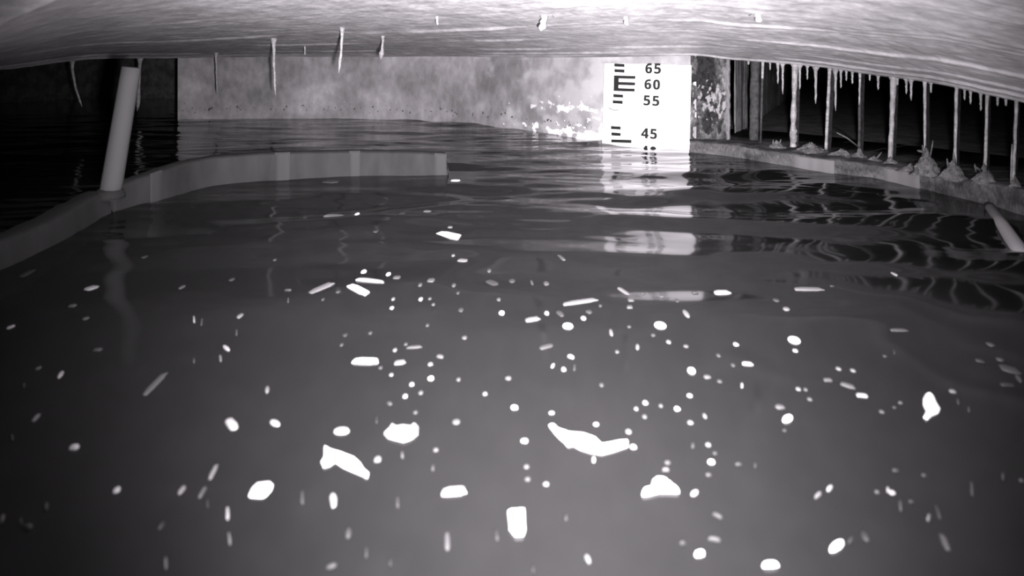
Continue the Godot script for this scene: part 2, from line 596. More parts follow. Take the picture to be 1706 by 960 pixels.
func make_ghost_kerb():
	var rough := FastNoiseLite.new()
	rough.seed = 43
	rough.frequency = 26.0
	for piece in [[-250.0, 186.0, M.ghost_kerb, "low grey kerb added for housing reflection, from dark side up to the leaning post"], [188.0, 746.0, M.ghost_kerb, "low grey kerb added for housing reflection, curving on behind the leaning post"]]:  # solid strip added for a ghost band reflected in the camera housing
		var from: float = piece[0]
		var to: float = piece[1]
		var n := 90
		var pt := func(i: int, j: int):
			var px := lerpf(from, to, float(i) / (n - 1))
			var d := pick(ghost_kerb_line, px, 1)
			var y := pick(ghost_kerb_line, px, 2)
			if i == 0 or i == n - 1:
				y *= 0.2
			var p := Vector3((px - CX) / F * d, 0, -d)
			var d2 := pick(ghost_kerb_line, px + 3, 1)
			var along := (Vector3((px + 3 - CX) / F * d2, 0, -d2) - p).normalized()
			var back := Vector3(along.z, 0, -along.x)
			var s := [[0.0, -0.1], [0.0, 0.004], [0.0, y - 0.006], [0.006, y], [0.03, y], [0.034, y - 0.006], [0.036, -0.1]]
			var q: Vector3 = p + back * s[j][0] + Vector3(0, s[j][1], 0)
			return q + (back + Vector3.UP) * rough.get_noise_3dv(q) * 0.0015
		var uv := func(i: int, j: int): return Vector2(i, j) * 0.01
		var ghost_kerb := struct("trim_2" if from < 0 else "trim_3", grid(n, 7, pt, uv), piece[2])
		ghost_kerb.set_meta("label", piece[3])
		for r in [[250, 270], [458, 483], [582, 600], [724, 744]]:
			if r[0] < from or r[0] > to:
				continue
			var pp := func(i: int, j: int):
				var px := lerpf(r[0], r[1], i / 7.0)
				var d := pick(ghost_kerb_line, px, 1)
				var y := pick(ghost_kerb_line, px, 2)
				var yy := [-0.004, 0.002, y * 0.5, y - 0.005, y + 0.0015, y + 0.0015]
				var fw := [0.001, 0.003, 0.003, 0.003, 0.0, -0.006]
				var e := 1.0 if i > 0 and i < 7 else 0.0
				return Vector3((px - CX) / F * d, yy[j], -d) + Vector3(0.3, 0, 0.9) * fw[j] * e
			put("ghost_streak", grid(8, 6, pp, uv), M.patch, ghost_kerb)  # streaks added for the bright patches of the same ghost band
	var foot := see(172, 330, 0.80)
	var top := see(209, 112, 0.80)
	var post := thing("post", "added short grey post leaning up from the bend of the low kerb", "post", Vector3(foot.x, 0.036, foot.z - 0.012))  # leaning shape added for a reflection in the camera housing
	var path := []
	var rad := []
	for i in 9:
		var k := i / 8.0
		path.append(Vector3((top.x - foot.x) * k, lerpf(-0.01, top.y - 0.036, k), 0))
		rad.append(lerpf(0.0155, 0.0135, k))
	put("shaft", tube(path, rad, 10), M.post, post)
	path = []
	rad = []
	for i in 4:
		path.append(Vector3(0, -0.01 + i * 0.006, 0))
		rad.append([0.022, 0.0225, 0.02, 0.015][i])
	put("collar", tube(path, rad, 12), M.ghost_kerb, post)
	# pale pole added for a housing reflection, sloping from the ledge into the water
	var a := see(1650, 346, 0.83)
	var b := see(1722, 452, 0.60)
	var ghost_pole := thing("ghost_pole", "added pale slanting pole reaching from the ledge down to the water", "ghost_pole", b)
	put("shaft", tube([Vector3(0, -0.004, 0.0), (a - b) * 0.3, (a - b) * 0.62, a - b], [0.0085, 0.0095, 0.009, 0.007], 10), M.ghost_pole, ghost_pole)
	put("end_cap", tube([(a - b) * 0.985, (a - b) * 1.02], [0.0082, 0.0076], 10), M.ghost_kerb, ghost_pole)

# ------------------------------------------------------------------ infrared lamp beside the lens (outside the picture)
func make_lamp():
	var o := thing("infrared_lamp", "dark round infrared lamp hung from the culvert roof beside the camera", "lamp", Vector3(0.03, 0.20, 0.03))
	put("housing", tube([Vector3(0, 0, 0.06), Vector3(0, 0, 0.055), Vector3(0, 0, -0.028), Vector3(0, 0, -0.03)], [0.018, 0.021, 0.021, 0.019], 20), M.housing, o)
	put("lens", tube([Vector3(0, 0, -0.0295), Vector3(0, 0, -0.031)], [0.0125, 0.012], 20), M.glow, o)
	put("stem", tube([Vector3(0, 0.015, 0.02), Vector3(0, 0.215, 0.02)], [0.006, 0.006], 10), M.housing, o)

# ------------------------------------------------------------------ water-level gauge
func make_gauge():
	var bl := see(1003, 246, 1.60)
	var br := see(1148, 246, 1.465)
	var right := (br - bl)
	right.y = 0
	var width := right.length()
	right = right.normalized()
	var nor := right.cross(Vector3.UP).normalized()      # towards the water side
	if nor.z < 0:
		nor = -nor
	var up := (Vector3.UP + right * 0.026).normalized()
	var side := up.cross(nor).normalized()
	var base := Vector3(bl.x, 0, bl.z)
	var o := thing("water_gauge", "white water level gauge plate with black ticks and numbers standing in the water", "gauge", base)
	o.basis = Basis(side, up, nor)
	var local := func(px: float, py: float) -> Vector2:
		var dir := see(px, py, 1.0) - Vector3(0, EYE, 0)
		var from := Vector3(0, EYE, 0)
		var hit := from + dir * ((base - from).dot(nor) / dir.dot(nor))
		return Vector2((hit - base).dot(side), (hit - base).dot(up))
	var tl: Vector2 = local.call(1007, 105)
	var tr: Vector2 = local.call(1152, 108.5)
	var plate := CSGPolygon3D.new()
	plate.name = "plate"
	plate.polygon = PackedVector2Array([Vector2(0, -0.09), Vector2(width, -0.09), Vector2(width, -0.02), Vector2(tr.x, tr.y - 0.002), Vector2(tr.x - 0.002, tr.y), Vector2(tl.x + 0.002, tl.y), Vector2(tl.x, tl.y - 0.002), Vector2(0, -0.02)])
	plate.depth = 0.004
	plate.material = M.paint_white
	o.add_child(plate, true)
	var print_on := func(called: String, pts: Array, mat: Material):
		var poly := PackedVector2Array()
		for p in pts:
			poly.append(local.call(p[0], p[1]))
		var c := CSGPolygon3D.new()
		c.name = called
		c.polygon = poly
		c.depth = 0.0012
		c.position.z = 0.0004
		c.material = mat
		o.add_child(c, true)
	var bar := func(called: String, x0: float, x1: float, y: float, t: float):
		print_on.call(called, [[x0, y - t / 2], [x1, y - t / 2 + 1], [x1, y + t / 2 + 1], [x0, y + t / 2]], M.paint_black)
	for tck in [[1023.3, 1040.5, 108.2], [1023.6, 1040.5, 117.6], [1021.8, 1038, 159.3], [1020.8, 1037.5, 169.6], [1018, 1034, 212.5], [1018.5, 1034, 223.2], [1018.3, 1052, 234.8]]:
		bar.call("tick", tck[0], tck[1], tck[2], 5.2)
	print_on.call("comb_mark", [[1023, 125.6], [1058.8, 126.6], [1058.6, 131.6], [1031, 130.8], [1030.8, 136.4], [1058.3, 137.4], [1058, 142.4], [1030.7, 141.6], [1030.5, 146.8], [1057.5, 147.8], [1057.2, 152.8], [1022.2, 151.6]], M.paint_black)
	print_on.call("scratch", [[1010.3, 178.4], [1016, 180], [1023, 183], [1030.6, 183], [1030.6, 184.3], [1022.6, 184.3], [1015.6, 181.6]], M.scratch)
	var font := SystemFont.new()
	font.font_names = PackedStringArray(["Droid Sans"])
	font.font_weight = 700
	var spaced := FontVariation.new()
	spaced.base_font = font
	spaced.spacing_glyph = 4
	spaced.variation_embolden = 0.5
	for nb in [["65", 1088, 115.0], ["60", 1086.5, 141.4], ["55", 1085.3, 168.4], ["45", 1081.5, 223.2], ["40", 1081, 252.5]]:
		var tm := TextMesh.new()
		tm.text = nb[0]
		tm.font = spaced
		tm.font_size = 40
		tm.pixel_size = 0.00108
		tm.depth = 0.0008
		var c: Vector2 = local.call(nb[1], nb[2])
		var g := put("numeral", tm, M.paint_black, o)
		g.position = Vector3(c.x, c.y, 0.0002)

# ------------------------------------------------------------------ grate bars
# top column and row, foot column and row, width in the photo, how far down the lime coat runs
var bars := [[1325, 108, 1321, 243, 7.0, 1.0], [1383, 115.5, 1376.5, 247, 5.0, 1.0], [1433.5, 121, 1430, 258, 4.5, 0.42], [1489.5, 131, 1483.5, 259, 7.0, 1.0], [1541.5, 137.5, 1541, 268, 5.0, 0.95], [1594, 147.5, 1591, 276, 4.6, 1.0], [1645.5, 159, 1641, 290, 4.6, 1.0], [1694.5, 170.5, 1688, 311, 4.6, 1.0]]
var ordinals := ["first", "second", "third", "fourth", "fifth", "sixth", "seventh", "eighth", "ninth", "tenth", "eleventh", "twelfth", "thirteenth", "fourteenth", "fifteenth", "sixteenth"]

func make_grate():
	var rng := RandomNumberGenerator.new()
	rng.seed = 5
	var looks := ["crusted in thick pale lumps near its foot", "thin and evenly coated in pale lime", "dull and grey below a pale upper end", "wide and flaring at its pale top", "sunk in a tall ragged heap of silt", "thin, its foot in a rounded silt heap", "thin, its foot in a small notched heap", "thin, with a slim splinter beside its foot"]
	for i in bars.size():
		var r: Array = bars[i]
		var d := pick(roof_line, r[0], 1)
		var top := see(r[0], r[1], d)
		top.y += 0.012
		var foot := see(r[2], r[3], d)
		foot.y = ledge_y(r[2]) - 0.004
		var o := thing("grate_bar", "grate bar %s, %s from the pillar" % [looks[i], ordinals[i]], "grate bar", foot, "bars of the grate over the ledge")
		var w: float = r[4] * d / F
		var into := Vector3(0.8, 0, -0.6)
		var lean := top - foot
		# flat steel bar, edge on
		var st := SurfaceTool.new()
		st.begin(Mesh.PRIMITIVE_TRIANGLES)
		st.set_smooth_group(-1)
		var wv := Vector3(0.6, 0, 0.8) * w * 0.36
		var rings := []
		for k in 7:
			var c := lean * (k / 6.0)
			var j := Vector3(rng.randf_range(-1, 1), 0, rng.randf_range(-1, 1)) * 0.0006
			rings.append([c - wv + j, c + wv + j, c + wv + into * 0.024 + j, c - wv + into * 0.024 + j])
		for k in 6:
			for q in 4:
				var q1 := (q + 1) % 4
				var mid: Vector3 = (rings[k][0] + rings[k][2] + rings[k + 1][0] + rings[k + 1][2]) / 4.0
				var out: Vector3 = (rings[k][q] + rings[k + 1][q1]) / 2.0 - mid
				tri(st, rings[k][q], rings[k + 1][q], rings[k][q1], out)
				tri(st, rings[k][q1], rings[k + 1][q], rings[k + 1][q1], out)
		st.generate_normals()
		put("flat_bar", st.commit(), M.bar, o)
		# lime coat on its front edge, flaring where it meets the roof
		var path := []
		var rad := []
		var len: float = r[5]
		for k in 15:
			var t := 1.0 - k / 14.0 * len
			var flare := 1.0 + 1.5 * exp(-(1.0 - t) / 0.035) + (0.5 * exp(-(1.0 - t) / 0.3) if i in [0, 3] else 0.0)
			var rr := w * 0.47 * flare * rng.randf_range(0.86, 1.12)
			if len < 1.0:
				rr *= 1.0 - 0.55 * k / 14.0
			if i == 0 and t < 0.45:
				rr *= 1.25 + 0.25 * sin(t * 60.0)
			path.append(lean * t - into * 0.002 + Vector3(rng.randf_range(-1, 1), 0, 0) * 0.0005)
			rad.append(rr)
		put("lime_coat", tube(path, rad, 8), M.lime, o)
		if i == 0:
			for q in [[0.0, 0.02, 0.009, 0.013], [0.001, 0.043, 0.0085, 0.008], [-0.001, 0.0, 0.0085, 0.012], [0.004, 0.028, 0.006, 0.007]]:
				var s := SphereMesh.new()
				s.radius = q[2]
				s.height = q[3] * 2
				s.radial_segments = 12
				s.rings = 7
				var kn := put("lime_knob", s, M.lime, o)
				kn.position = Vector3(q[0], q[1] + 0.004, 0.003)
		if i == 7:
			put("splinter", tube([Vector3(-0.006, 0, 0.002), Vector3(-0.004, 0.05, 0.001), Vector3(-0.002, 0.075, 0)], [0.0012, 0.0011, 0.0005], 6), M.lime, o)
	# two dim uprights set back in the chamber next to the pillar
	for q in [[1258, 101, 1256, 232, 15.0, "broad dim upright standing back in the opening beside the pillar"], [1271, 104, 1267, 236, 4.0, "slender dim upright with a pale top, second from the pillar in the opening"]]:
		var d: float = pick(roof_line, q[0], 1) + (0.035 if q[4] > 10 else 0.0)
		var top := see(q[0], q[1] - 5.0, d)
		var foot := see(q[2], q[3], d)
		foot.y = ledge_y(q[2]) - 0.004
		var o := thing("upright", q[5], "upright", foot, "dim uprights beside the pillar")
		var w: float = q[4] * d / F
		if q[4] > 10:
			var path := []
			var rad := []
			for k in 12:
				path.append((top - foot) * (k / 11.0) + Vector3(rng.randf_range(-1, 1), 0, 0) * 0.001)
				rad.append(w * 0.5 * rng.randf_range(0.9, 1.06))
			put("shaft", tube(path, rad, 10), M.bar, o)
		else:
			put("shaft", tube([Vector3.ZERO, (top - foot) * 0.5, top - foot], [w * 0.4, w * 0.45, w * 0.5], 8), M.bar, o)
			put("lime_tip", tube([(top - foot) * 0.58, (top - foot) * 0.8, (top - foot) * 0.97, top - foot], [w * 0.3, w * 0.5, w * 0.6, w * 1.6], 8), M.lime, o)
	# a thin stick caught against the third bar
	var a := see(1394, 221, 1.2)
	var b := see(1428, 240, 1.2)
	var stick := thing("twig", "thin pale twig leaning behind the third grate bar", "twig", b)
	put("stem", tube([Vector3(0, -0.004, 0), (a - b) * 0.5 + Vector3(0, 0.001, 0), a - b], [0.0022, 0.002, 0.0013], 7), M.silt, stick)

# ------------------------------------------------------------------ dripstones
func dripstone(px: float, y0: float, y1: float, wide: float, label: String, group: String, at: Vector3, bend := 0.0, bulb := 0.0):
	var d := -at.z
	var length := (y1 - y0) / F * d
	var o := thing("dripstone", label, "dripstone", at, group)
	var w := wide * d / F * 0.5
	var path := []
	var rad := []
	var n := 9
	for k in n:
		var t := float(k) / (n - 1)
		path.append(Vector3(bend * d / F * t * t + 0.15 * w * sin(t * 17.0 + px), 0.006 - (length + 0.006) * t, 0))
		var r := w * (1.0 - 0.35 * t + 1.7 * exp(-t * 14.0) + 0.1 * sin(t * 23.0 + px))
		if bulb > 0.0:
			r += w * bulb * exp(-pow((t - 0.78) / 0.16, 2.0))
		if k == n - 1:
			r *= 0.3
		rad.append(r)
	put("straw", tube(path, rad, 8), M.lime, o)

func make_dripstones():
	var in_gap := [[1247, 100, 108, 5], [1283, 105, 117, 3.5], [1296, 107, 140, 4], [1304, 107.5, 157, 4], [1332.5, 111, 149, 4], [1345, 112.5, 133, 3.5], [1359, 114.5, 173, 4.5], [1392, 118, 185, 4.2], [1401, 119, 147, 3.6], [1410, 120, 135, 3.4], [1420, 121.5, 140, 3.8],
		[1449, 126, 135, 3.4], [1463, 128, 150, 4], [1495, 133.5, 142, 4], [1510, 136, 157, 3.8], [1518, 137, 168, 4], [1551, 142, 155, 3.6], [1607, 152, 167, 3.6], [1617, 154, 174, 3.8], [1634, 158.5, 185, 4], [1662, 164, 177, 3.8], [1676, 168.5, 177, 4]]
	var where := {}
	for r in in_gap:
		var g := -1
		for i in bars.size():
			if r[0] > bars[i][0]:
				g = i
		var k: int = where.get(g, 0)
		where[g] = k + 1
		var p := see(r[0], r[1], pick(roof_line, r[0], 1))
		var gap: String = "between pillar and first grate bar" if g < 0 else "just after the %s grate bar" % ordinals[g]
		var size: String = "short" if r[2] - r[1] < 18 else ("long" if r[2] - r[1] > 45 else "slim")
		dripstone(r[0], r[1], r[2], r[3], "%s pale dripstone hanging %s, %s of its gap" % [size, gap, ordinals[k]], "dripstones along the top of the opening", p)
	# those that hang from the roof in front of the far wall and from the roof itself
	for r in [[120, 100, 178, 4.0, 17, 0.0, "thin bent dripstone hanging over the dark side beyond the post"], [233, 98, 186, 4.0, -4, 0.8, "long dripstone with a swollen tip hanging right beside the leaning post"], [360, 88, 158, 3.0, 2, 0.0, "thin straight dripstone before the dim end of the far wall"],
			[456, 64, 160, 5.0, 3, 0.0, "long crooked dripstone before the middle of the grey far wall"], [508, 74, 92, 3.4, 0, 0.0, "stubby dripstone between the long crooked one and the tall white one"], [570, 46, 122, 5.0, -6, 0.3, "tall white dripstone hanging well out from the roof edge"],
			[638, 60, 100, 4.5, -4, 1.3, "short white dripstone with a fat lower end under the roof"], [907, 26, 52, 13.0, -6, 0.3, "thick white stub on the bright roof above the far wall"], [728, 28, 42, 6.0, 1, 0.0, "small pale stub on the roof beside the wall's middle"],
			[1042, 28, 44, 9.0, 3, 0.2, "lumpy pale stub on the roof over the gauge plate"], [1262, 24, 38, 12.0, 4, 0.3, "broad ragged stub on the roof above the barred opening"]]:
		dripstone(r[0], r[1], r[2], r[3], r[6], "dripstones on the roof", roof_at(r[0], r[1]), r[4], r[5])

# ------------------------------------------------------------------ silt caught along the ledge
func heap(px: float, d: float, half: float, high: float, seed_no: int, label: String, prongs: Array):
	var at := Vector3((px - CX) / F * d, ledge_y(px) - 0.004, -d)
	var o := thing("silt_heap", label, "silt", at, "heaps of silt on the ledge")
	var nz := FastNoiseLite.new()
	nz.seed = seed_no
	nz.frequency = 60.0
	nz.fractal_octaves = 4
	var hw := half * d / F
	var hh := high * d / F
	var pt := func(i: int, j: int):
		var a := TAU * i / 28.0
		var t := j / 11.0
		var q := Vector3(cos(a), 0, sin(a)) * hw * pow(1.0 - t, 1.15)
		q.z *= 0.7
		var f := 1.0 + nz.get_noise_3d(q.x + seed_no, t * 0.04, q.z) * 0.8 * (1.0 - t * 0.5)
		return Vector3(q.x * f, hh * t * (1.0 + 0.2 * nz.get_noise_2d(q.x * 3.0, q.z * 3.0)), q.z * f)
	var uv := func(i: int, j: int): return Vector2(i, j) * 0.1
	put("mound", grid(29, 12, pt, uv, true), M.silt, o)
	for p in prongs:
		var a := Vector3(p[0], p[1], 0.0) * d / F
		var b := Vector3(p[2], p[3], 4.0) * d / F
		put("prong", tube([a, a.lerp(b, 0.6), b], [p[4] * d / F, p[4] * 0.8 * d / F, p[4] * 0.3 * d / F], 7), M.silt, o)

func make_sediment():
	heap(1543, 0.99, 24, 48, 3, "tall ragged silt heap round the fifth grate bar", [[-4, 38, -18, 41, 3.0], [6, 26, 8, 58, 1.4], [-2, 30, -10, 50, 2.0]])
	heap(1588, 0.93, 23, 34, 5, "rounded silt heap at the foot of the sixth grate bar", [[-8, 20, -14, 36, 1.8], [2, 26, -3, 46, 2.4]])
	heap(1640, 0.878, 20, 35, 8, "small notched silt heap at the foot of the seventh grate bar", [[-6, 22, -21, 30, 2.6], [-14, 20, -20, 34, 1.6]])
	heap(1692, 0.825, 11, 22, 11, "low silt heap at the foot of the eighth grate bar", [[-2, 8, -6, 24, 1.4]])
	heap(1484, 1.10, 16, 14, 14, "flat silt heap at the foot of the fourth grate bar", [])
	heap(1432, 1.17, 13, 20, 17, "narrow grey silt heap at the foot of the third grate bar", [])
	heap(1456, 1.13, 15, 12, 20, "thin silt heap between the third and fourth grate bars", [[4, 6, 10, 18, 1.6]])
	heap(1350, 1.25, 32, 19, 23, "long crumbly silt heap between the first and second grate bars", [])
	heap(1402, 1.19, 26, 15, 26, "low crumbly silt heap between the second and third grate bars", [])
	heap(1294, 1.33, 17, 15, 29, "pale gritty silt heap on the ledge before the first bar", [[-6, 6, -8, 16, 1.6], [4, 6, 5, 17, 1.5]])
	heap(1516, 1.03, 18, 14, 32, "broad dark silt heap between the fourth and fifth grate bars", [])

# ------------------------------------------------------------------ floating debris
var shades := {}
func tone(b: float) -> StandardMaterial3D:    # grey steps by brightness b, which also makes up for uneven lamp light
	var greys := [[0.9, 0.60], [0.7, 0.17], [0.55, 0.075], [0.42, 0.036], [0.3, 0.021], [0.0, 0.014]]
	for k in greys:
		if b >= k[0]:
			if not shades.has(k[0]):
				shades[k[0]] = plain(Color(k[1], k[1], k[1]).linear_to_srgb().r, 0.6, 0.3)
			return shades[k[0]]
	return null

func unit_chips() -> Array:
	var out := []
	var rng := RandomNumberGenerator.new()
	rng.seed = 31
	for kind in 6:
		var pts := PackedVector2Array()
		var n := 12 if kind < 3 else 14
		for i in n:
			var a := TAU * i / n
			var c := cos(a)
			var s := sin(a)
			var e := 1.0 if kind < 3 else 0.45          # round chips, squarish chips
			var jig := rng.randf_range(0.84, 1.1) if kind != 0 else 1.0
			pts.append(Vector2(signf(c) * pow(absf(c), e), signf(s) * pow(absf(s), e)) * 0.5 * jig)
		var st := SurfaceTool.new()
		st.begin(Mesh.PRIMITIVE_TRIANGLES)
		st.set_smooth_group(0)
		var rings := []
		for r in [[1.0, -0.5], [1.0, 0.2], [0.86, 0.7], [0.5, 1.0]]:
			var ring := []
			for p in pts:
				ring.append(Vector3(p.x * r[0], r[1], p.y * r[0]))
			rings.append(ring)
		for q in 3:
			for i in n:
				var j := (i + 1) % n
				var o: Vector3 = rings[q][i] + Vector3.UP * 0.2 * q
				tri(st, rings[q][i], rings[q][j], rings[q + 1][i], o)
				tri(st, rings[q + 1][i], rings[q][j], rings[q + 1][j], o)
		for i in n:
			tri(st, rings[3][i], rings[3][(i + 1) % n], Vector3(0, 1.04, 0), Vector3.UP)
		st.generate_normals()
		out.append(st.commit())
	return out

func lay(o: Node3D, px: float, py: float, l: float, t: float, deg: float, thick: float):    # lays a unit chip on the water so that it covers l x t photo pixels
	var p := on_level(px, py)
	var d := -p.z
	var dir := Vector2(cos(deg_to_rad(deg)), sin(deg_to_rad(deg)))
	var a := on_level(px - dir.x * l / 2, py - dir.y * l / 2)
	var b := on_level(px + dir.x * l / 2, py + dir.y * l / 2)
	var nrm := Vector2(-dir.y, dir.x)
	var c := on_level(px - nrm.x * t / 2, py - nrm.y * t / 2)
	var e := on_level(px + nrm.x * t / 2, py + nrm.y * t / 2)
	var ax := b - a
	var tall := thick * F / d * 0.75                      # rows the thickness itself covers
	var bx := (e - c)
	var wide := absf(bx.cross(ax.normalized()).y)
	wide = maxf(wide * clampf(1.0 - tall / maxf(t, 1.0), 0.45, 1.0), 0.0012)
	o.position = Vector3(p.x, water_height(p.x, p.z) + 0.0002, p.z)
	var axis := ax.normalized()
	o.basis = Basis(axis * ax.length(), Vector3.UP * thick, axis.cross(Vector3.UP) * wide)

func traced(called: String, label: String, category: String, pts: Array, thick: float, b: float) -> Node3D:    # a scrap with an outline of its own
	var c := Vector2.ZERO
	for p in pts:
		c += Vector2(p[0], p[1])
	c /= pts.size()
	var at := on_level(c.x, c.y, thick * 0.6)
	var poly := PackedVector2Array()
	for p in pts:
		var q := on_level(p[0], p[1], thick * 0.6)
		poly.append(Vector2(q.x - at.x, q.z - at.z))
	var m := put(called, slab(poly, thick), tone(b))
	m.position = Vector3(at.x, water_height(at.x, at.z) + 0.0003, at.z)
	meta(m, label, category)
	return m

func make_debris():
	var chips := unit_chips()
	# --- pieces with a look of their own: they are also what the small ones are told by. [x, y, long, across, tilt, brightness, name, label, how others name it]
	var marks := [
		[609, 602, 44, 11, 0, 1.0, "white_stick", "bright white round-ended stick floating level, alone in open water", "the white round-ended stick"],
		[756, 821, 42, 17, -7, .8, "chip", "pale tapered chip floating between the bent strip and the white block", "the pale tapered chip"],
		[435, 818, 33, 28, 0, 1.0, "lump", "square white lump on the water by the bent white strip", "the square white lump"],
		[1394, 912, 27, 17, -35, 1.0, "flake", "slanted white oval flake close to the lower edge of the view", "the slanted white oval"],
		[1283, 944, 26, 11, -4, 1.0, "flake", "flat white flake at the very lower edge of the view", "the low flat flake"],
		[597, 486, 35, 12, 25, .95, "flake", "white leaf-shaped flake lying below a slim pale stick", "the leaf-shaped flake"],
		[617, 470, 48, 7, 7, .75, "stick", "slim pale stick just beyond the white leaf-shaped flake", "the slim pale stick"],
		[535, 483, 43, 9, -26, .55, "stick", "grey slanting stick beside the white leaf-shaped flake", "the grey slanting stick"],
		[748, 390, 38, 9, 10, .9, "flake", "thin pale flake far out between kerb end and reflections", "the thin far flake"],
		[966, 503, 58, 8, -9, .65, "straw", "long grey straw floating under the gauge's reflection", "the long grey straw"],
		[887, 533, 24, 9, -12, .6, "chip", "small grey chip lying off the lower end of the long straw", "the small grey chip"],
		[1100, 544, 20, 12, 5, 1.0, "pellet", "white oval pellet straight in front of the gauge plate", "the white oval pellet"],
		[946, 545, 17, 10, 3, 1.0, "pellet", "white brick-shaped pellet in front of the long grey straw", "the brick-shaped pellet"],
		[1203, 485, 26, 9, -3, .8, "flake", "pale spindle-shaped flake at the edge of the gauge's reflection", "the spindle-shaped flake"],
		[1347, 482, 48, 7, 0, .6, "straw", "long pale straw floating level in front of the grate's reflection", "the level pale straw"],
		[258, 640, 52, 11, -47, .42, "twig", "blurred dim twig floating at a steep slant on the dark side", "the dim slanting twig"],  # brightness raised against the lamp falloff
		[557, 359, 32, 6, 3, .65, "straw", "short pale straw far out in front of the kerb", "the short far straw"],
		[1412, 643, 26, 8, 16, .5, "straw", "middle one of three short straws that float in a line", "the line of straws"],
		[1323, 568, 19, 13, 28, .9, "flake", "white bean-shaped flake in front of the level pale straw", "the bean-shaped flake"],
		[386, 708, 21, 18, 50, .8, "lump", "round pale lump up from the square white lump", "the round pale lump"],
		[152, 479, 19, 8, -22, .7, "chip", "small slanted grey chip on dark water in front of the kerb", "the lone kerb chip"],  # made brighter to offset the lamp falling off here
		[124, 747, 14, 10, 0, .75, "chip", "small pale chip alone on the dark lower side", "the lone pale chip"],
		[1574, 905, 30, 13, 66, .5, "flake", "steep grey flake low down beyond the slanted white oval", "the steep grey flake"],
		[355, 788, 27, 10, -65, .65, "stick", "steep pale little stick beside the square white lump", "the steep little stick"],
		[1682, 616, 34, 12, 12, .45, "clump", "ragged grey clump drifting at the edge below the slanting pole", "the ragged grey clump"],
		[569, 720, 26, 14, 0, .85, "flake", "small white half-round flake just beyond the bent strip", "the half-round flake"],
		[1312, 699, 16, 14, -30, 1.0, "pellet", "round white pellet between wedge and ragged strip", "the round white pellet"],
		[552, 302, 26, 5, 0, .5, "straw", "dim straw at the foot of the low kerb", "the kerb straw"],
		[1152, 619, 12, 11, 0, .95, "pellet", "small round white pellet between the oval pellet and hat-shaped scrap", "the small round pellet"],
	]
	for m in marks:
		var kind := 0
		if m[2] > 2.2 * m[3]:
			kind = 3
		elif m[6] == "lump" or m[6] == "chip":
			kind = 4
		elif m[6] == "clump":
			kind = 2
		var thick := 0.0022 if m[5] > 0.7 else 0.0014
		var o := put(m[6], chips[kind], tone(m[5]))
		lay(o, m[0], m[1], m[2], m[3], m[4], thick)
		meta(o, m[7], "debris")
	traced("strip", "long ragged white strip, the largest piece afloat", "debris", [[915, 708], [923, 707], [931, 714], [948, 720], [972, 722], [992, 729], [1003, 740], [1018, 737], [1033, 734], [1046, 734], [1046, 742], [1022, 750], [1003, 755], [985, 752], [968, 747], [955, 740], [946, 742], [940, 735], [933, 729], [925, 721]], 0.0018, 1.0)
	traced("strip", "white bent strip with a folded thick end", "debris", [[540, 744], [552, 749], [570, 754], [590, 762], [600, 771], [606, 781], [614, 788], [612, 795], [603, 790], [588, 784], [572, 777], [558, 768], [550, 774], [539, 777], [535, 769], [540, 760]], 0.0018, 1.0)
	traced("scrap", "white hat-shaped scrap with a domed back", "debris", [[1070, 823], [1072, 815], [1085, 811], [1087, 801], [1094, 796], [1104, 796], [1112, 800], [1117, 808], [1128, 813], [1131, 818], [1115, 818], [1097, 818], [1082, 822]], 0.0022, 1.0)
	traced("lump", "white wedge-shaped lump on dark water toward the grate", "debris", [[1538, 664], [1542, 656], [1549, 655], [1556, 660], [1560, 670], [1566, 680], [1563, 686], [1553, 690], [1545, 697], [1539, 694], [1543, 683], [1538, 673]], 0.002, 1.0)
	traced("clump", "pale foam clump with a ragged top, beyond the bent strip", "debris", [[640, 722], [648, 714], [653, 707], [660, 711], [672, 709], [684, 711], [690, 706], [697, 712], [696, 722], [686, 730], [672, 735], [656, 731], [646, 728]], 0.002, 0.85)
	traced("block", "upright white block nearest the lower edge of the middle water", "debris", [[846, 854], [852, 851], [874, 850], [875, 880], [872, 888], [858, 889], [849, 878]], 0.0025, 1.0)
	for x in [[980, 733, "the long ragged strip"], [574, 770, "the bent white strip"], [1100, 810, "the hat-shaped scrap"], [1552, 675, "the white wedge"], [668, 720, "the ragged foam clump"], [860, 870, "the white block"]]:
		marks.append([x[0], x[1], 0, 0, 0, 1, "", "", x[2]])
	# --- small pieces: [x, y, long, across, tilt, brightness]
	var far_water := [[759, 302, 18, 4, 0, .9], [595, 358, 8, 6, 0, .95], [508, 360, 7, 5, 0, .4], [670, 358, 11, 5, 0, .35], [712, 354, 12, 5, 8, .6], [626, 387, 10, 5, 0, .3], [750, 377, 9, 4, 0, .55], [755, 425, 7, 5, 0, .55], [771, 433, 19, 7, 4, .6], [606, 451, 10, 8, 0, .95], [647, 457, 8, 8, 0, .9], [661, 464, 14, 7, 0, .5],
		[718, 469, 14, 8, 0, .45], [700, 477, 8, 8, 0, .45], [756, 477, 8, 8, 0, .45], [763, 490, 7, 6, 0, .4], [458, 431, 7, 5, 0, .35], [815, 451, 8, 7, 0, .45], [820, 471, 20, 11, 28, .35], [853, 467, 12, 9, 0, .35], [480, 486, 13, 5, 0, .3], [480, 505, 9, 5, 90, .45], [538, 503, 6, 6, 0, .3], [563, 490, 9, 6, 0, .35],
		[378, 325, 20, 7, -20, .4], [241, 429, 9, 5, 0, .4], [45, 455, 26, 9, -30, .4], [1490, 455, 7, 8, 0, .85], [935, 433, 16, 6, 40, .5], [303, 479, 9, 9, 0, .45], [386, 465, 10, 7, 0, .35]]
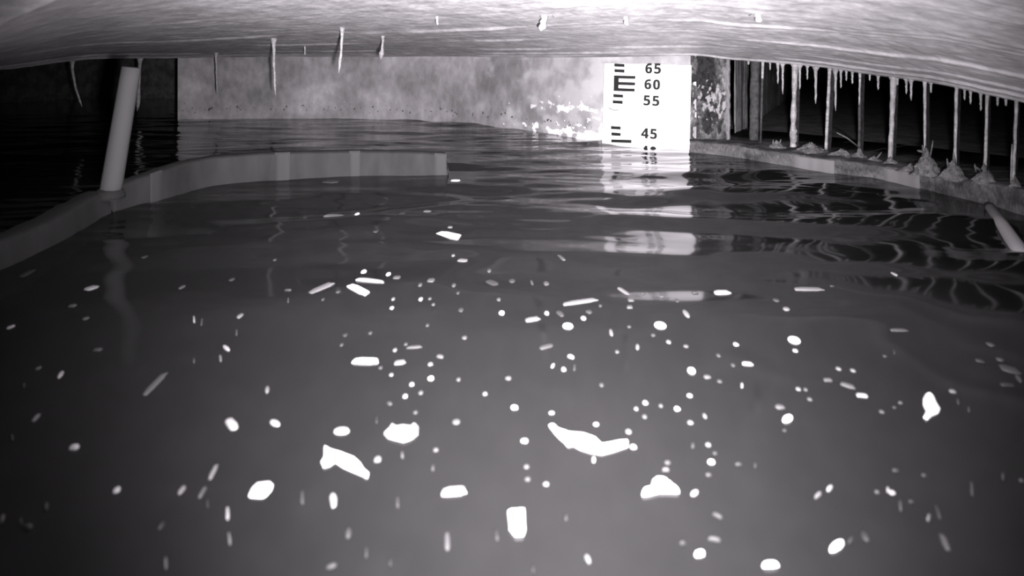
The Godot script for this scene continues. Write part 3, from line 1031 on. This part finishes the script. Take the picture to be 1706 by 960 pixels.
	var mid_water := [[655, 501, 7, 7, 0, .55], [653, 516, 8, 7, 0, .85], [701, 501, 8, 8, 0, .75], [716, 500, 7, 6, 0, .45], [722, 510, 7, 6, 0, .5], [768, 518, 10, 9, 0, .4], [831, 500, 8, 7, 0, .45], [836, 522, 10, 9, 0, .95], [712, 543, 7, 7, 0, .35], [774, 563, 10, 8, 0, .45], [617, 555, 8, 7, 0, .35], [575, 558, 10, 8, 0, .25], [569, 574, 7, 7, 0, .3],
		[658, 583, 8, 8, 0, .6], [690, 578, 30, 7, -5, .4], [676, 573, 8, 7, 0, .4], [666, 604, 22, 10, -10, .6], [634, 613, 8, 7, 0, .35], [652, 625, 8, 7, 0, .6], [733, 594, 14, 9, 15, .5], [717, 607, 10, 8, 0, .55], [718, 631, 11, 9, 0, 1], [764, 633, 8, 8, 0, .5], [808, 657, 9, 8, 0, .65], [847, 631, 12, 9, 0, .45], [686, 641, 9, 8, 0, .7],
		[675, 661, 9, 9, 0, .85], [701, 655, 9, 9, 0, .45], [649, 673, 10, 9, 30, .35], [692, 688, 9, 8, 0, .4], [445, 650, 12, 11, 90, .65], [458, 706, 19, 14, 30, .75], [760, 704, 15, 12, 0, .5], [857, 680, 13, 8, 5, .95], [911, 522, 9, 9, 0, .8], [933, 523, 16, 11, 45, .3], [981, 520, 11, 9, 30, .4], [972, 531, 10, 9, 0, .7],
		[910, 471, 11, 9, 0, .5], [886, 470, 10, 6, 70, .45], [1039, 482, 26, 7, 36, .55], [1051, 500, 12, 7, 0, .5], [1049, 513, 12, 7, 0, .45], [1000, 510, 7, 6, 0, .35], [1071, 485, 10, 6, 0, .35], [1102, 492, 10, 7, 0, .45], [1128, 502, 9, 7, 0, .4], [1158, 484, 12, 5, 0, .35], [1143, 525, 17, 10, 55, .55], [1018, 556, 13, 9, 75, .65],
		[1048, 546, 8, 6, 0, .4], [1088, 560, 9, 7, 0, .4], [1114, 571, 9, 8, 0, .6], [1062, 579, 10, 9, 90, .55], [1028, 587, 8, 7, 0, .5], [1143, 578, 10, 7, 0, .45], [1226, 575, 10, 8, 0, .8], [1197, 593, 8, 8, 0, .35]]
	var near_grate := [[1245, 607, 20, 8, 3, .7], [1221, 609, 8, 8, 0, .35], [910, 578, 26, 9, -15, .3], [951, 595, 13, 8, 25, .7], [921, 610, 9, 7, -60, .75], [939, 616, 9, 9, 0, .75], [957, 613, 12, 7, 90, .35], [1178, 629, 14, 9, 0, .45], [1199, 636, 10, 8, 0, .35], [1002, 642, 9, 9, 0, .35], [1236, 643, 9, 7, 90, .7], [1149, 660, 10, 8, 0, .85],
		[1075, 672, 10, 9, 0, .85], [1060, 682, 8, 8, 0, .65], [1101, 677, 8, 8, 0, .5], [1128, 682, 10, 8, 0, .9], [1074, 695, 9, 9, 0, .45], [1174, 694, 10, 8, 60, .55], [1150, 705, 11, 9, 0, .6], [919, 689, 10, 6, 0, .85], [993, 708, 10, 7, 0, .8], [1386, 477, 8, 4, 0, .35], [1310, 517, 13, 8, 20, .55], [1293, 501, 12, 8, 0, .35],
		[1325, 585, 9, 7, 0, .7], [1497, 551, 32, 7, 0, .45], [1490, 587, 8, 7, 90, .4], [1474, 594, 8, 6, 0, .4], [1397, 615, 9, 8, 0, .65], [1421, 618, 9, 8, 0, .6], [1379, 634, 17, 8, 0, .45], [1436, 660, 23, 8, 5, .7], [1330, 649, 9, 8, 0, .65], [1342, 650, 7, 7, 0, .5], [1349, 666, 9, 8, 0, .45], [1299, 679, 18, 11, 0, .45],
		[1469, 687, 9, 8, 0, .5], [1490, 680, 7, 6, 0, .4], [1500, 672, 8, 6, 0, .5], [1587, 653, 12, 9, 0, .6], [1596, 670, 10, 5, 80, .45], [1614, 683, 9, 5, 90, .5], [1650, 575, 14, 8, 30, .5], [1666, 600, 13, 9, 0, .5], [1632, 602, 18, 7, 10, .4], [1697, 631, 17, 11, 60, .5], [1678, 642, 26, 8, 2, .35]]
	var dark_side := [[121, 511, 13, 6, 0, 0.53], [143, 532, 11, 7, 0, 0.48], [18, 546, 10, 9, 0, 0.88], [323, 534, 12, 6, 85, 0.83], [336, 538, 13, 6, 95, 0.53], [400, 529, 10, 10, 0, 0.58], [394, 554, 11, 5, 90, 0.53], [377, 580, 15, 9, 40, 0.83], [367, 597, 13, 8, 80, 0.68], [323, 601, 9, 5, 90, 0.48], [163, 583, 15, 7, 0, 0.38], [101, 625, 15, 10, -60, 0.83], [64, 614, 9, 8, 0, 0.48],  # brightness raised in this list to make up for the weak lamp edge
		[40, 643, 8, 5, 90, 0.48], [60, 697, 17, 9, -50, 0.68], [20, 730, 10, 5, 80, 0.53], [195, 818, 17, 12, -25, 0.88], [303, 818, 20, 12, -55, 0.63], [337, 822, 24, 10, -60, 0.43], [379, 857, 23, 10, 88, 0.73], [382, 899, 22, 7, 82, 0.68], [77, 846, 13, 12, 90, 0.48], [34, 871, 11, 7, 80, 0.48], [47, 880, 15, 13, 0, 0.53], [4, 866, 14, 8, -70, 0.63],
		[276, 940, 21, 10, 85, 0.58], [345, 841, 15, 9, 80, 0.38], [268, 878, 17, 13, -60, 0.28]]
	var close_by := [[629, 767, 14, 14, 0, 0.64], [670, 760, 12, 9, 80, 0.54], [726, 751, 10, 9, 0, 0.49], [721, 781, 11, 9, 90, 0.34], [503, 830, 26, 11, 88, 0.34], [555, 835, 28, 17, 82, 0.79], [662, 838, 21, 9, 88, 0.39], [580, 890, 19, 16, 90, 0.39], [610, 922, 19, 9, 88, 0.34], [552, 945, 22, 13, -15, 0.34], [745, 903, 33, 13, 88, 0.54],  # brightness lowered in this list to offset strong lamp light
		[827, 893, 21, 10, 82, 0.29], [650, 938, 15, 8, 90, 0.24], [627, 700, 14, 7, 85, 0.29], [1047, 720, 11, 10, 0, 0.69], [1055, 746, 12, 10, 0, 0.74], [989, 767, 10, 9, 90, 0.79], [874, 736, 14, 10, 0, 0.74], [877, 779, 10, 9, 0, 0.54], [879, 800, 12, 11, 0, 0.39], [910, 808, 11, 9, 0, 0.59], [1154, 743, 10, 9, 90, 0.34], [1180, 742, 10, 9, 0, 0.69], [1185, 771, 12, 9, 0, 0.95],
		[1191, 756, 9, 8, 0, 0.29], [1180, 792, 11, 9, 0, 0.34], [1112, 772, 12, 10, 0, 0.34], [1109, 784, 14, 8, 0, 0.44], [1157, 823, 14, 11, -30, 0.74], [1230, 775, 13, 8, 0, 0.24], [1258, 776, 9, 7, 90, 0.34], [1195, 860, 22, 10, 25, 0.24], [1190, 900, 26, 10, 10, 0.34], [1137, 907, 12, 9, 0, 0.24], [1166, 924, 19, 15, -18, 0.90], [979, 933, 18, 12, 60, 0.69],
		[943, 864, 12, 10, 90, 0.24], [888, 950, 15, 9, 88, 0.29], [1307, 718, 8, 7, 0, 0.29], [1382, 815, 13, 10, -45, 0.74], [1363, 826, 16, 10, -42, 0.69], [1461, 821, 8, 8, 0, 0.44], [1479, 817, 9, 8, 90, 0.74], [1486, 822, 11, 10, 0, 0.74], [1492, 785, 13, 9, 0, 0.24], [1539, 793, 9, 8, 0, 0.34], [1500, 844, 19, 8, 85, 0.44], [1518, 837, 10, 8, 0, 0.24],
		[1547, 864, 12, 7, -70, 0.64], [1562, 854, 27, 9, 72, 0.34], [1619, 815, 26, 6, 88, 0.44], [1671, 795, 12, 6, 90, 0.54], [1702, 802, 9, 8, 0, 0.44], [1417, 902, 13, 10, -50, 0.39], [1441, 895, 22, 18, 70, 0.14]]
	var all := []
	for part in [far_water, mid_water, near_grate, dark_side, close_by]:
		all.append_array(part)
	# who is nearest to which landmark, and on which side of it
	var sorted := []
	for s in all:
		var best := 0
		var best_d := 1e9
		for i in marks.size():
			var q := Vector2(s[0] - marks[i][0], (s[1] - marks[i][1]) * 1.3).length()
			if q < best_d:
				best_d = q
				best = i
		var dx: float = s[0] - marks[best][0]
		var dy: float = s[1] - marks[best][1]
		var side := ""
		if absf(dx) > absf(dy) * 1.2:
			side = "right of" if dx > 0 else "left of"
		else:
			side = "in front of" if dy > 0 else "beyond"
		sorted.append([best_d, best, side, s])
	sorted.sort_custom(func(a, b): return a[0] < b[0])
	var firsts := {}
	var rank := {}
	for e in sorted:
		var s: Array = e[3]
		var key: String = "%d %s" % [e[1], e[2]]
		var r: int = rank.get(key, 0)
		rank[key] = r + 1
		var long: bool = s[2] > 1.7 * s[3]
		var called: String = "sliver" if long else ("speck" if s[2] < 11.5 else "flake")
		var look: String = "white" if s[5] >= 0.75 else ("pale" if s[5] >= 0.55 else ("grey" if s[5] >= 0.36 else "dim"))
		var kind: int = 3 + (int(s[0]) % 3) if long else int(s[0] + s[1]) % 3
		var ord: String = ["closest", "next", "third", "fourth", "fifth", "sixth", "seventh", "eighth", "ninth"][mini(r, 8)]
		var o: MeshInstance3D
		var id := "%s %d" % [called, kind]
		if firsts.has(id):
			o = firsts[id].duplicate()
			o.name = numbered(called)
			add_child(o, true)
			o.material_override = tone(s[5])
		else:
			o = put(called, chips[kind], tone(s[5]))
			firsts[id] = o
		lay(o, s[0], s[1], s[2] * 0.88, s[3] * 0.88, s[4], 0.0011 if s[2] < 12 else 0.0014)
		meta(o, "%s %s afloat, %s piece %s %s" % [look, called, ord, e[2], marks[e[1]][8]], "debris", "small %ss of floating scum" % called if not called.ends_with("k") else "small specks of floating scum")
